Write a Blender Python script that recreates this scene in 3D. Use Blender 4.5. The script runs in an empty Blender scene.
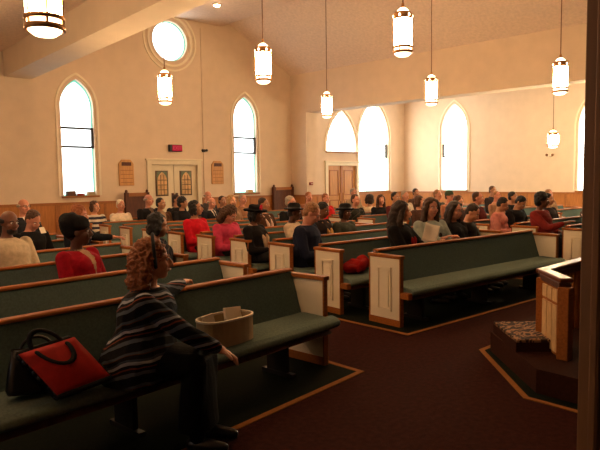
import bpy, bmesh, math, random
from mathutils import Vector, Matrix, noise
random.seed(7)
scene = bpy.context.scene
C = scene.collection
PI = math.pi
rad = math.radians

# ------------------------------------------------------------------ materials
def mat(name, col, rough=.6, var=.12, scale=8.0, bump=0.0, bscale=None, metal=0.0, spec=.4, stretch=None):
    m = bpy.data.materials.new(name); m.use_nodes = True
    nt = m.node_tree; b = nt.nodes['Principled BSDF']
    b.inputs['Roughness'].default_value = rough
    b.inputs['Metallic'].default_value = metal
    b.inputs['Specular IOR Level'].default_value = spec
    tc = nt.nodes.new('ShaderNodeTexCoord')
    src = tc.outputs['Object']
    if stretch:
        mp = nt.nodes.new('ShaderNodeMapping'); mp.inputs['Scale'].default_value = stretch
        nt.links.new(src, mp.inputs['Vector']); src = mp.outputs['Vector']
    n = nt.nodes.new('ShaderNodeTexNoise'); n.inputs['Scale'].default_value = scale; n.inputs['Detail'].default_value = 4
    nt.links.new(src, n.inputs['Vector'])
    r = nt.nodes.new('ShaderNodeValToRGB')
    r.color_ramp.elements[0].position = .3; r.color_ramp.elements[1].position = .7
    r.color_ramp.elements[0].color = [c * (1 - var) for c in col] + [1]
    r.color_ramp.elements[1].color = [min(1, c * (1 + var)) for c in col] + [1]
    nt.links.new(n.outputs['Fac'], r.inputs['Fac'])
    nt.links.new(r.outputs['Color'], b.inputs['Base Color'])
    if bump:
        n2 = nt.nodes.new('ShaderNodeTexNoise'); n2.inputs['Scale'].default_value = bscale or scale * 4
        nt.links.new(src, n2.inputs['Vector'])
        bp = nt.nodes.new('ShaderNodeBump'); bp.inputs['Strength'].default_value = bump; bp.inputs['Distance'].default_value = .02
        nt.links.new(n2.outputs['Fac'], bp.inputs['Height']); nt.links.new(bp.outputs['Normal'], b.inputs['Normal'])
    return m

def emit(name, col, strength, var=0.0, scale=6):
    m = bpy.data.materials.new(name); m.use_nodes = True
    nt = m.node_tree; nt.nodes.clear()
    o = nt.nodes.new('ShaderNodeOutputMaterial'); e = nt.nodes.new('ShaderNodeEmission')
    e.inputs['Color'].default_value = (*col, 1); e.inputs['Strength'].default_value = strength
    nt.links.new(e.outputs[0], o.inputs[0])
    if var:
        n = nt.nodes.new('ShaderNodeTexNoise'); n.inputs['Scale'].default_value = scale
        mr = nt.nodes.new('ShaderNodeMapRange'); mr.inputs['To Min'].default_value = strength * (1 - var); mr.inputs['To Max'].default_value = strength * (1 + var)
        nt.links.new(n.outputs['Fac'], mr.inputs['Value']); nt.links.new(mr.outputs[0], e.inputs['Strength'])
    return m

W_BACK, W_SIDE, W_PEND = 5.0, 13.0, 145.0
M = dict(
    wall=mat('cream_plaster', (.70, .55, .41), .85, .04, 3, .12, 40),
    ceil=mat('stippled_ceiling', (.80, .64, .52), .9, .08, 14, .5, 26),
    beam=mat('beam_plaster', (.70, .58, .44), .85, .03, 3),
    wains=mat('wainscot_wood', (.44, .165, .038), .5, .18, 5, stretch=(6, 6, .6)),
    capwood=mat('trim_wood', (.34, .125, .032), .42, .2, 6, stretch=(8, 2, 8)),
    rail=mat('pew_wood', (.33, .105, .020), .55, .2, 6, spec=.2, stretch=(1.2, 10, 10)),
    darkwood=mat('dark_wood', (.10, .03, .012), .5, .25, 6, stretch=(4, 4, .8)),
    postwood=mat('post_wood', (.085, .034, .012), .5, .2, 5, stretch=(8, 8, .6)),
    poststrip=mat('post_strip_wood', (.20, .10, .045), .5, .1, 5, stretch=(8, 8, .6)),
    doorwood=mat('door_wood', (.52, .25, .08), .45, .15, 5, stretch=(5, 5, .6)),
    white=mat('white_paint', (.84, .74, .57), .5, .03, 4),
    doorwhite=mat('door_paint', (.74, .64, .46), .5, .03, 4),
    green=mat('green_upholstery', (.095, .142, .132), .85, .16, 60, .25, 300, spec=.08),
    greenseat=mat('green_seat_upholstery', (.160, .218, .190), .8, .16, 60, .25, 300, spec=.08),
    carpet=mat('maroon_carpet', (.040, .0085, .006), .95, .35, 24, .5, 160, spec=.08),
    carpetg=mat('dark_green_carpet', (.007, .010, .0065), .95, .25, 40, .3, 260, spec=.08),
    gold=mat('gold_carpet_border', (.28, .115, .032), .9, .12, 30, spec=.08),
    carpetp=mat('platform_carpet', (.040, .013, .008), .95, .2, 40, .4, 260, spec=.08),
    brass=mat('brass', (.50, .24, .08), .35, .1, 10, metal=.7),
    iron=mat('dark_iron', (.03, .025, .025), .5, .1, 10, metal=.4),
    stem=mat('stem_metal', (.22, .10, .04), .5, .1, 10),
    paper=mat('paper', (.80, .72, .60), .8, .03, 10),
    card=mat('cardboard', (.46, .35, .21), .8, .08, 10),
    black=mat('black_cloth', (.010, .009, .010), .85, .2, 30),
    redbag=mat('red_bag_cloth', (.52, .018, .010), .7, .12, 20),
    leather=mat('black_leather', (.012, .011, .012), .28, .2, 20),
    hymnwood=mat('board_wood', (.58, .29, .10), .5, .18, 5, stretch=(6, 6, .6)),
    redbox=mat('red_plastic', (.30, .03, .02), .4, .05, 10),
    eyew=mat('eye_white', (.75, .7, .65), .2, 0, 10),
    eyed=mat('eye_dark', (.02, .012, .008), .2, 0, 10),
    glass_leaded=None,
)
M['railtop'] = mat('polished_rail_wood', (.17, .045, .012), .38, .2, 6, spec=.25)
M['pane'] = emit('daylight_pane', (.93, 1, .99), W_BACK, .05)
M['pane_edge'] = emit('aqua_border_pane', (.30, .82, .62), 1.1)
M['pane_side'] = emit('daylight_pane_bright', (1, .95, .82), W_SIDE, .05)
M['pane_side_edge'] = emit('aqua_border_pane_bright', (.62, .98, .88), 2.2)
M['lamp'] = emit('lamp_glass', (1, .61, .29), W_PEND)
M['lamp_soft'] = emit('lamp_glass_soft', (1, .60, .29), 120.0)
M['lamp_side'] = emit('lamp_glass_side', (1, .76, .42), 620.0)
M['added_pane_left'] = emit('added_pane_dim', (.95, .98, 1), 1.6)  # weak glow for the unseen left windows added for extra light
M['lamp_dome'] = emit('lamp_dome_glass', (1, .68, .40), 9.0)
M['spot'] = emit('spot_glow', (1, .7, .4), 60.0)
M['exit'] = emit('exit_red', (1, .03, .06), .42)
M['exitlet'] = emit('exit_letters', (1, .12, .14), .6)

def patterned():
    m = mat('patterned_carpet', (.2, .1, .05), .95)
    nt = m.node_tree; b = nt.nodes['Principled BSDF']
    tc = nt.nodes.new('ShaderNodeTexCoord'); mp = nt.nodes.new('ShaderNodeMapping'); mp.inputs['Rotation'].default_value = (0, 0, rad(45)); mp.inputs['Scale'].default_value = (1, 2.2, 1)
    n = nt.nodes.new('ShaderNodeTexNoise'); n.inputs['Scale'].default_value = 11; n.inputs['Detail'].default_value = 1.5
    r = nt.nodes.new('ShaderNodeValToRGB'); r.color_ramp.interpolation = 'CONSTANT'
    e = r.color_ramp.elements; e[0].color = (.035, .018, .010, 1); e[1].position = .5; e[1].color = (.30, .155, .07, 1)
    x = e.new(.62); x.color = (.05, .025, .014, 1)
    nt.links.new(tc.outputs['Object'], mp.inputs[0]); nt.links.new(mp.outputs[0], n.inputs['Vector']); nt.links.new(n.outputs['Fac'], r.inputs['Fac'])
    nt.links.new(r.outputs['Color'], b.inputs['Base Color'])
    return m
M['pattern'] = patterned()

def striped(name, cols, period, rot, wob=.02):
    m = mat(name, (.1, .1, .1), .9, spec=.1)
    nt = m.node_tree; b = nt.nodes['Principled BSDF']
    tc = nt.nodes.new('ShaderNodeTexCoord'); mp = nt.nodes.new('ShaderNodeMapping'); mp.inputs['Rotation'].default_value = rot
    nt.links.new(tc.outputs['Object'], mp.inputs[0])
    n = nt.nodes.new('ShaderNodeTexNoise'); n.inputs['Scale'].default_value = 5
    nt.links.new(tc.outputs['Object'], n.inputs['Vector'])
    sx = nt.nodes.new('ShaderNodeSeparateXYZ'); nt.links.new(mp.outputs[0], sx.inputs[0])
    ma = nt.nodes.new('ShaderNodeMath'); ma.operation = 'MULTIPLY_ADD'; ma.inputs[1].default_value = wob
    nt.links.new(n.outputs['Fac'], ma.inputs[0]); nt.links.new(sx.outputs['Z'], ma.inputs[2])
    mu = nt.nodes.new('ShaderNodeMath'); mu.operation = 'MULTIPLY'; mu.inputs[1].default_value = 1 / period
    nt.links.new(ma.outputs[0], mu.inputs[0])
    fr = nt.nodes.new('ShaderNodeMath'); fr.operation = 'FRACT'; nt.links.new(mu.outputs[0], fr.inputs[0])
    r = nt.nodes.new('ShaderNodeValToRGB'); r.color_ramp.interpolation = 'CONSTANT'
    e = r.color_ramp.elements
    while len(e) > 1: e.remove(e[0])
    e[0].position = 0; e[0].color = (*cols[0][1], 1)
    for p, c in cols[1:]:
        q = e.new(p); q.color = (*c, 1)
    nt.links.new(fr.outputs[0], r.inputs['Fac']); nt.links.new(r.outputs['Color'], b.inputs['Base Color'])
    return m

# ------------------------------------------------------------------ mesh builder
class MB:
    def __init__(s): s.v = []; s.f = []
    def add(s, vs, fs):
        o = len(s.v); s.v += [Vector(v) for v in vs]; s.f += [[i + o for i in f] for f in fs]; return s
    def box(s, a, b):
        (x0, y0, z0), (x1, y1, z1) = a, b
        return s.add([(x0,y0,z0),(x1,y0,z0),(x1,y1,z0),(x0,y1,z0),(x0,y0,z1),(x1,y0,z1),(x1,y1,z1),(x0,y1,z1)],
                     [(3,2,1,0),(4,5,6,7),(0,1,5,4),(1,2,6,5),(2,3,7,6),(3,0,4,7)])
    def loft(s, rings, cap=True):
        n = len(rings[0]); vs = [p for r in rings for p in r]; fs = []
        for i in range(len(rings) - 1):
            for j in range(n):
                k = (j + 1) % n
                fs.append((i*n+j, i*n+k, (i+1)*n+k, (i+1)*n+j))
        if cap:
            fs.append(tuple(range(n))[::-1]); fs.append(tuple((len(rings)-1)*n + j for j in range(n)))
        return s.add(vs, fs)
    def ell(s, c, r, rot=None, seg=14, rg=9):
        c = Vector(c); rings = []
        for i in range(1, rg):
            t = PI * i / rg; ring = []
            for j in range(seg):
                a = 2*PI*j/seg
                p = Vector((r[0]*math.sin(t)*math.cos(a), r[1]*math.sin(t)*math.sin(a), -r[2]*math.cos(t)))
                if rot: p = rot @ p
                ring.append(c + p)
            rings.append(ring)
        o = len(s.v)
        s.loft(rings, False)
        nb = len(s.v); R = rot or Matrix.Identity(3)
        s.v.append(c + R @ Vector((0, 0, -r[2]))); s.v.append(c + R @ Vector((0, 0, r[2])))
        m = len(rings)
        for j in range(seg):
            k = (j+1) % seg
            s.f.append([nb, o+k, o+j]); s.f.append([nb+1, o+(m-1)*seg+j, o+(m-1)*seg+k])
        return s
    def tube(s, pts, rads, seg=10, flat=None):
        pts = [Vector(p) for p in pts]
        if not hasattr(rads, '__len__'): rads = [rads]*len(pts)
        rings = []; up = None
        for i, p in enumerate(pts):
            d = (pts[min(i+1, len(pts)-1)] - pts[max(i-1, 0)]).normalized()
            if up is None:
                up = Vector((0,0,1)) if abs(d.z) < .9 else Vector((0,1,0))
            x = d.cross(up).normalized(); y = x.cross(d).normalized(); up = y
            rings.append([p + x*math.cos(2*PI*j/seg)*rads[i] + y*math.sin(2*PI*j/seg)*rads[i] for j in range(seg)])
        # rounded ends
        d0 = (pts[0]-pts[1]).normalized(); d1 = (pts[-1]-pts[-2]).normalized()
        a = [pts[0] + (q-pts[0])*.6 + d0*rads[0]*.7 for q in rings[0]]
        b = [pts[-1] + (q-pts[-1])*.6 + d1*rads[-1]*.7 for q in rings[-1]]
        return s.loft([a] + rings + [b])
    def lathe(s, prof, seg=24, c=(0,0,0), cap=True):
        rings = [[Vector((c[0]+r*math.cos(2*PI*j/seg), c[1]+r*math.sin(2*PI*j/seg), c[2]+z)) for j in range(seg)] for r, z in prof]
        return s.loft(rings, cap)
    def prism(s, poly, fn0, fn1):
        return s.loft([[fn0(*p) for p in poly], [fn1(*p) for p in poly]])
    def xf(s, mtx):
        s.v = [mtx @ v for v in s.v]; return s
    def mesh(s, name):
        me = bpy.data.meshes.new(name); me.from_pydata([tuple(v) for v in s.v], [], s.f); me.update()
        bm = bmesh.new(); bm.from_mesh(me); bmesh.ops.recalc_face_normals(bm, faces=bm.faces); bm.to_mesh(me); bm.free()
        return me
    def build(s, name, m, parent=None, smooth=False, bevel=0, loc=None):
        me = s.mesh(name); o = bpy.data.objects.new(name, me); C.objects.link(o)
        if m: me.materials.append(m)
        if parent: o.parent = parent
        if loc: o.location = loc
        if smooth:
            for p in me.polygons: p.use_smooth = True
        if bevel:
            b = o.modifiers.new('Bevel', 'BEVEL'); b.width = bevel; b.segments = 2; b.limit_method = 'ANGLE'
        return o

def remesh(mb, voxel, smooth=2, disp=None, extra=None):
    me = mb.mesh('tmp'); o = bpy.data.objects.new('tmp', me); C.objects.link(o)
    r = o.modifiers.new('r', 'REMESH'); r.mode = 'VOXEL'; r.voxel_size = voxel
    if smooth:
        sm = o.modifiers.new('s', 'SMOOTH'); sm.iterations = smooth; sm.factor = .5
    dg = bpy.context.evaluated_depsgraph_get(); dg.update()
    new = bpy.data.meshes.new_from_object(o.evaluated_get(dg))
    bpy.data.objects.remove(o); bpy.data.meshes.remove(me)
    if disp:
        amp, sc, seed = disp
        ns = [v.normal.copy() for v in new.vertices]
        for v, n in zip(new.vertices, ns):
            v.co += n * amp * noise.noise(v.co * sc + Vector((seed, seed*.7, 0)))
    if extra:
        bm = bmesh.new(); bm.from_mesh(new); em = extra.mesh('x'); bm.from_mesh(em); bm.to_mesh(new); bm.free(); bpy.data.meshes.remove(em)
    for p in new.polygons: p.use_smooth = True
    return new

def link(name, me, m, parent):
    me.name = name
    o = bpy.data.objects.new(name, me); C.objects.link(o); me.materials.append(m); o.parent = parent; return o

def thing(name, label, cat, loc=(0,0,0), rz=0, group=None):
    o = bpy.data.objects.new(name, None); C.objects.link(o); o.empty_display_size = .1
    o.location = loc; o.rotation_euler = (0, 0, rz); o['label'] = label; o['category'] = cat
    if group: o['group'] = group
    return o
def tag(o, label, cat, group=None):
    o['label'] = label; o['category'] = cat
    if group: o['group'] = group
    return o
def struct(o, label=None):
    o['kind'] = 'structure'
    if label: o['label'] = label
    return o
def copy_tree(o, parent=None):
    c = o.copy(); C.objects.link(c)
    if parent: c.parent = parent
    for ch in list(o.children): copy_tree(ch, c)
    return c

# ------------------------------------------------------------------ camera
f, yaw, pitch, roll, H = 585, rad(43.0), rad(-4.4), rad(-.78), 1.75
F = Vector((math.sin(yaw)*math.cos(pitch), math.cos(yaw)*math.cos(pitch), math.sin(pitch)))
Rr = Vector((math.cos(yaw), -math.sin(yaw), 0)); U = Rr.cross(F)
R2 = math.cos(roll)*Rr + math.sin(roll)*U; U2 = -math.sin(roll)*Rr + math.cos(roll)*U
cam = bpy.data.cameras.new('camera'); co = bpy.data.objects.new('camera', cam); C.objects.link(co)
cam.sensor_width = 36; cam.lens = f/600*36; cam.clip_start = .05; cam.clip_end = 200
m3 = Matrix((R2, U2, -F)).transposed()
co.matrix_world = Matrix.Translation((0, 0, H)) @ m3.to_4x4()
scene.camera = co

# ------------------------------------------------------------------ setting
YB = 15.0
XI, XO = 13.62, 14.12           # nave right wall faces
LO, LI = 4.48, 5.14             # left header faces
XR = 20.0

def arch(xc, w, z0, zs, za, n=14):
    """pointed arch outline (x, z) going round from bottom-left"""
    h = w/2; H_ = za - zs
    # circle through (h,zs) tangent vertical and (0,za)
    R = (h*h + H_*H_)/(2*h)
    pts = [(xc-h, z0), (xc+h, z0)]
    a1 = math.asin(min(1, H_/R))
    for i in range(n+1):
        a = a1*i/n; pts.append((xc + h - R + R*math.cos(a), zs + R*math.sin(a)))
    for i in range(n-1, -1, -1):
        a = a1*i/n; pts.append((xc - h + R - R*math.cos(a), zs + R*math.sin(a)))
    return pts
def circ(xc, zc, r, n=40): return [(xc + r*math.cos(2*PI*i/n), zc + r*math.sin(2*PI*i/n)) for i in range(n)]
def rect(x0, x1, z0, z1): return [(x0, z0), (x1, z0), (x1, z1), (x0, z1)]

def holed_wall(name, outer, holes, fn, depthvec, m):
    bm = bmesh.new(); edges = []
    for loop in [outer] + holes:
        vs = [bm.verts.new(fn(*p)) for p in loop]
        for i in range(len(vs)): edges.append(bm.edges.new((vs[i], vs[(i+1) % len(vs)])))
    bmesh.ops.triangle_fill(bm, use_beauty=True, use_dissolve=False, edges=edges)
    r = bmesh.ops.extrude_face_region(bm, geom=list(bm.faces))
    bmesh.ops.translate(bm, vec=depthvec, verts=[g for g in r['geom'] if isinstance(g, bmesh.types.BMVert)])
    bmesh.ops.recalc_face_normals(bm, faces=bm.faces)
    me = bpy.data.meshes.new(name); bm.to_mesh(me); bm.free(); me.materials.append(m)
    o = bpy.data.objects.new(name, me); C.objects.link(o); return struct(o)

def ring_strip(mb, outer, inner, fn, d0, d1):
    """closed moulding between two outlines of equal count, from depth d0 to d1"""
    n = len(outer); loops = [[fn(*p, d) for p in L] for L, d in ((outer, d0), (outer, d1), (inner, d1), (inner, d0))]
    vs = [v for L in loops for v in L]; fs = []
    for q in range(4):
        w = (q+1) % 4
        for j in range(n):
            k = (j+1) % n; fs.append((q*n+j, q*n+k, w*n+k, w*n+j))
    mb.add(vs, fs)

back = lambda x, z, d=0: Vector((x, YB + d, z))          # d > 0 goes into the wall
side = lambda y, z, d=0: Vector((XR + d, y, z))

W1 = (6.215, .86, 1.42, 3.70, 4.40)
W2 = (11.65, .90, 1.36, 3.70, 4.42)
W3 = (18.05, 1.80, 1.27, 3.35, 4.78)
W4 = (16.18, 1.62, 2.78, 2.84, 4.30)
S1 = (12.62, 1.10, 1.27, 3.60, 4.60)
S2 = (7.40, 1.06, 1.27, 3.40, 4.40)
RW = (9.0, 5.77, .56)
DOOR = (8.26, 9.78, 0, 2.24)
SDOOR = (15.40, 16.96, 0, 2.26)
S3 = (4.9, 1.10, 1.27, 3.60, 4.60)
S4 = (9.6, 1.10, 1.27, 3.60, 4.60)
def grow(W, g): return arch(W[0], W[1]+2*g, W[2]-g*.0, W[3], W[4]+g*1.25)

holed_wall('wall_back', rect(-4, XR+.3, 0, 7.6),
           [arch(*W1), arch(*W2), arch(*W3), arch(*W4), circ(*RW), rect(DOOR[0], DOOR[1], .02, DOOR[3]), rect(SDOOR[0], SDOOR[1], .02, SDOOR[3])],
           lambda x, z: Vector((x, YB, z)), Vector((0, .3, 0)), M['wall'])
holed_wall('wall_right', rect(0, YB, 0, 5.3), [arch(*S1), arch(*S2)], lambda y, z: Vector((XR, y, z)), Vector((.3, 0, 0)), M['wall'])

holed_wall('wall_left', rect(-1.5, YB, 0, 5.0), [arch(*S3), arch(*S4)], lambda y, z: Vector((-3.6, y, z)), Vector((-.3, 0, 0)), M['wall'])
leftside = lambda y, z, d=0: Vector((-3.6 - d, y, z))
def add_window(name, W, fn, pm, pe, hood=True, bar=None, barx=None):
    w = bpy.data.objects.new(name, None); C.objects.link(w); struct(w)
    if len(W) == 3:
        o = circ(*W); i1 = circ(W[0], W[1], W[2]-.035); h0 = circ(W[0], W[1], W[2]+.17); h1 = circ(W[0], W[1], W[2]+.11); h2 = circ(W[0], W[1], W[2]+.30); h3 = circ(W[0], W[1], W[2]+.25)
    else:
        o = arch(*W); i1 = arch(W[0], W[1]-.07, W[2]+.035, W[3], W[4]-.06)
        h0 = grow(W, .13); h1 = grow(W, .085)
    mb = MB(); mb.prism(i1, lambda x, z: fn(x, z, .12), lambda x, z: fn(x, z, .14)); mb.build('pane', pm, w)
    mb = MB(); ring_strip(mb, o, i1, fn, .105, .15); mb.build('border_glass', pe, w)
    if hood:
        mb = MB(); ring_strip(mb, h0, h1, fn, -.035, .0)
        if len(W) == 3: ring_strip(mb, h2, h3, fn, -.03, 0)
        mb.build('hood_moulding', M['white'], w)  # paler paint stands in for light caught by the moulding
    if bar:
        x0, x1 = barx or (W[0]-W[1]/2, W[0]+W[1]/2)
        mb = MB()
        for z in bar: mb.prism(rect(x0, x1, z-.026, z+.026), lambda x, z: fn(x, z, .05), lambda x, z: fn(x, z, .12))
        mb.prism(rect(x1-.05, x1, bar[1], bar[0]), lambda x, z: fn(x, z, .05), lambda x, z: fn(x, z, .12))
        mb.build('hopper_frame', M['iron'], w)
    if len(W) == 5:
        mb = MB(); mb.prism(rect(W[0]-W[1]/2-.06, W[0]+W[1]/2+.06, W[2]-.05, W[2]), lambda x, z: fn(x, z, -.06), lambda x, z: fn(x, z, .12)); mb.build('sill', M['capwood'], w)
    return w
add_window('window_1', W1, back, M['pane'], M['pane_edge'], bar=(3.16, 2.68))
add_window('window_2', W2, back, M['pane'], M['pane_edge'], bar=(3.12, 2.64))
add_window('window_3', RW, back, M['pane'], M['pane_edge'])
add_window('window_4', W3, back, M['pane_side'], M['pane_side_edge'], bar=(3.12, 2.62), barx=(18.2, 18.9))  # left half of the glowing pane stands in for glare beside the window
add_window('window_5', W4, back, M['pane_side'], M['pane_side_edge'])
add_window('window_6', S1, side, M['pane_side'], M['pane_side_edge'], bar=(3.05, 2.6), barx=(12.75, 13.17))
add_window('window_7', S2, side, M['pane_side'], M['pane_side_edge'])

add_window('added_window_8', S3, leftside, M['added_pane_left'], M['pane_edge'], bar=(3.05, 2.6))  # unseen window, added to light the pew ends from the left
add_window('added_window_9', S4, leftside, M['added_pane_left'], M['pane_edge'], bar=(3.05, 2.6))  # second unseen window added for brightness

# nave side walls and headers
mb = MB(); mb.box((XI, 14.24, 0), (XO, YB, 4.0)); struct(mb.build('wall_nave_right', M['wall']))
hx = lambda y: XI + .08*(YB - y)
mb = MB(); mb.prism([(XI, YB), (XO, YB), (hx(.6) + .5, .6), (hx(.6), .6)], lambda x, y: Vector((x, y, 4.0)), lambda x, y: Vector((x, y, 5.6))); struct(mb.build('wall_header_right', M['wall']))
mb = MB(); mb.prism([(LO+.02, YB), (LI-.02, YB), (LI-.02-.031*16.5, -1.5), (LO+.02-.02*16.5, -1.5)], lambda x, y: Vector((x, y, 4.28)), lambda x, y: Vector((x, y, 5.7))); struct(mb.build('wall_nave_left', M['beam']))
# ceilings
def nave_z(x):
    a = abs(x - 9.0)
    return 5.28 + (4.62 - a)*.52
def ceil_ring(y):
    e = hx(y) + .02 if y > .6 else hx(.6)
    P_ = [(4.3, nave_z(4.38)-.04), (9.0, nave_z(9.0)), (e, nave_z(13.62)), (e + .6, nave_z(13.62)), (e + .6, 7.95), (4.3, 7.95)]
    return [Vector((x, y, z)) for x, z in P_]
mb = MB(); mb.loft([ceil_ring(y) for y in (-1.5, .6, 4, 8, 12, YB)]); struct(mb.build('ceiling', M['ceil']))
prof = [(7.05, 7.2)]
for i in range(7):
    a = rad(180 + 90*i/6); prof.append((7.27 + .22*math.cos(a), 6.69 + .22*math.sin(a)))
for i in range(7):
    a = rad(270 + 90*i/6); prof.append((10.75 + .22*math.cos(a), 6.69 + .22*math.sin(a)))
prof.append((10.97, 7.2))
mb = MB(); mb.prism(prof, lambda x, z: Vector((x, -1.5, z)), lambda x, z: Vector((x, YB, z))); struct(mb.build('ceiling_panel', M['ceil']))
mb = MB(); mb.box((-4, -1.5, 4.87), (LO, YB, 5.0)); struct(mb.build('ceiling_left', M['ceil']))
mb = MB(); mb.prism([(hx(.6) + .3, .0), (XR, .0), (XR, YB), (XI + .3, YB)], lambda x, y: Vector((x, y, 5.0)), lambda x, y: Vector((x, y, 5.2))); struct(mb.build('ceiling_right', M['ceil']))
# floor
mb = MB(); mb.box((-4, -1.5, -.1), (XR+.3, YB+.3, 0)); struct(mb.build('floor', M['carpet']))

# wainscot with cap rail
def wains(name, segs, fn, ztop=1.25):
    mb = MB()
    for a, b in segs: mb.prism(rect(a, b, .0, ztop-.05), lambda x, z: fn(x, z, -.03), lambda x, z: fn(x, z, 0))
    o = struct(mb.build(name, M['wains']))
    mb = MB()
    for a, b in segs:
        mb.prism(rect(a, b, ztop-.07, ztop), lambda x, z: fn(x, z, -.06), lambda x, z: fn(x, z, 0))
        mb.prism(rect(a, b, 0, .14), lambda x, z: fn(x, z, -.05), lambda x, z: fn(x, z, 0))
        n = max(1, int((b-a)/1.25))
        for i in range(n+1):
            x = a + (b-a-.06)*i/n
            mb.prism(rect(x, x+.06, .14, ztop-.07), lambda x, z: fn(x, z, -.045), lambda x, z: fn(x, z, 0))
    mb.build('cap_rail', M['capwood'], o)
wains('trim_1', [(-4, 5.6), (5.6, 8.1), (9.93, XI)], back, 1.26)
wains('trim_2', [(XO, 15.28), (17.08, XR)], back, 1.22)
wains('trim_3', [(.3, YB-.03)], side, 1.22)
jamb = lambda x, z, d=0: Vector((x, 14.24 + d, z))
stub = lambda y, z, d=0: Vector((XI + d, y, z))
wains('trim_4', [(XI, XO)], jamb, 1.25)
wains('trim_5', [(14.24, YB-.03)], stub, 1.25)

# church doors in the back wall
def add_doors(name, D, leafm, panes, cas):
    x0, x1, z0, z1 = D
    d = bpy.data.objects.new(name, None); C.objects.link(d); struct(d)
    mb = MB()
    for a, b in ((x0-.14, x0), (x1, x1+.14)): mb.box((a, YB-.05, 0), (b, YB+.02, z1+.02))
    mb.box((x0-.14, YB-.05, z1), (x1+.14, YB+.02, z1+.12)); mb.box((x0-.18, YB-.08, z1+.12), (x1+.18, YB+.02, z1+.17))
    mb.build('casing', cas, d, bevel=.008)
    xm = (x0+x1)/2
    for s, (a, b) in enumerate(((x0, xm-.008), (xm+.008, x1))):
        mb = MB(); mb.box((a, YB+.05, .02), (b, YB+.10, z1)); leaf = mb.build('door_leaf', leafm, d)
        if panes:
            c = (a+b)/2 + (.01 if s else -.02)
            mb = MB(); mb.prism(rect(c-.20, c+.20, 1.34, 2.07), lambda x, z: back(x, z, .03), lambda x, z: back(x, z, .05)); mb.build('glass_surround', M['darkwood'], leaf)
            mb = MB(); mb.prism(rect(c-.175, c+.175, 1.37, 2.05), lambda x, z: back(x, z, .022), lambda x, z: back(x, z, .03)); mb.build('green_glass', M['glassgreen'], leaf)
            A = arch(c, .30, 1.385, 1.78, 2.03)
            mb = MB(); mb.prism(A, lambda x, z: back(x, z, .014), lambda x, z: back(x, z, .022)); mb.build('amber_glass', M['amber'], leaf)
            mb = MB()
            for z in (1.52, 1.66, 1.80): mb.prism(rect(c-.145, c+.145, z-.008, z+.008), lambda x, z: back(x, z, .006), lambda x, z: back(x, z, .014))
            for xx in (c-.05, c+.05): mb.prism(rect(xx-.006, xx+.006, 1.385, 1.95), lambda x, z: back(x, z, .006), lambda x, z: back(x, z, .014))
            mb.build('leading', M['iron'], leaf)
            xh = b-.06 if s == 0 else a+.06
            mb = MB(); mb.box((xh-.03, YB-.0, 1.02), (xh+.03, YB+.05, 1.42)); mb.build('handle', M['darkwood'], leaf, bevel=.006)
        else:
            mb = MB()
            for z0_, z1_ in ((.2, 1.0), (1.15, 2.1)):
                o_ = rect(a+.14, b-.14, z0_, z1_); i_ = rect(a+.18, b-.18, z0_+.04, z1_-.04)
                ring_strip(mb, o_, i_, back, .03, .05)
            mb.build('panel_moulding', M['capwood'], leaf)
            xh = b-.08 if s == 0 else a+.08
            mb = MB(); mb.box((xh-.02, YB, .95), (xh+.02, YB+.05, 1.25)); mb.build('handle', M['brass'], leaf)
    if not panes:
        mb = MB(); mb.box((xm-.05, YB+.02, .02), (xm+.05, YB+.05, z1)); mb.build('centre_post', M['capwood'], d)
    return d
M['amber'] = mat('amber_stained_glass', (.62, .36, .14), .3, .25, 9)
M['glassgreen'] = mat('green_stained_glass', (.10, .13, .07), .3, .4, 14)
add_doors('door_1', DOOR, M['doorwhite'], True, M['doorwhite'])
add_doors('door_2', SDOOR, M['doorwood'], False, M['doorwhite'])

# fixtures on the back wall
t = thing('exit_sign', 'lit red exit sign above the white double doors', 'sign', (9.04, YB, 2.72))
mb = MB(); mb.box((-.21, -.09, -.10), (.21, 0, .10)); mb.build('housing', M['iron'], t, bevel=.01)
mb = MB(); mb.box((-.12, -.10, -.085), (.20, -.09, .085)); mb.build('face', M['exit'], t)
cu = bpy.data.curves.new('letters', 'FONT'); cu.body = 'EXIT'; cu.size = .15; cu.align_x = 'CENTER'; cu.align_y = 'CENTER'; cu.extrude = .004
tmp = bpy.data.objects.new('tmp', cu); C.objects.link(tmp)
dg = bpy.context.evaluated_depsgraph_get(); dg.update(); lm = bpy.data.meshes.new_from_object(tmp.evaluated_get(dg)); bpy.data.objects.remove(tmp)
lo = link('letters', lm, M['exitlet'], t); lm.materials.clear(); lm.materials.append(M['exitlet']); lo.location = (.04, -.103, 0); lo.rotation_euler = (PI/2, 0, 0)

for lab, x in (('wooden hymn board left of the white double doors', 7.50), ('wooden hymn board right of the white double doors', 10.52)):
    t = thing('hymn_board', lab, 'board', (x, YB, 1.66), 0, 'wooden hymn boards')
    out = [(-.22, 0), (.22, 0), (.22, .60), (.13, .71), (-.13, .71), (-.22, .60)]
    mb = MB(); mb.prism(out, lambda a, b: Vector((a, -.04, b)), lambda a, b: Vector((a, 0, b))); mb.build('board', M['hymnwood'], t, bevel=.012)
    mb = MB(); mb.box((-.14, -.052, .54), (.14, -.04, .64)); mb.build('header_plaque', M['darkwood'], t)
    mb = MB()
    for k in range(4): mb.box((-.18, -.05, .08+k*.11), (.18, -.04, .095+k*.11))
    mb.build('number_rail', M['capwood'], t)

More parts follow.
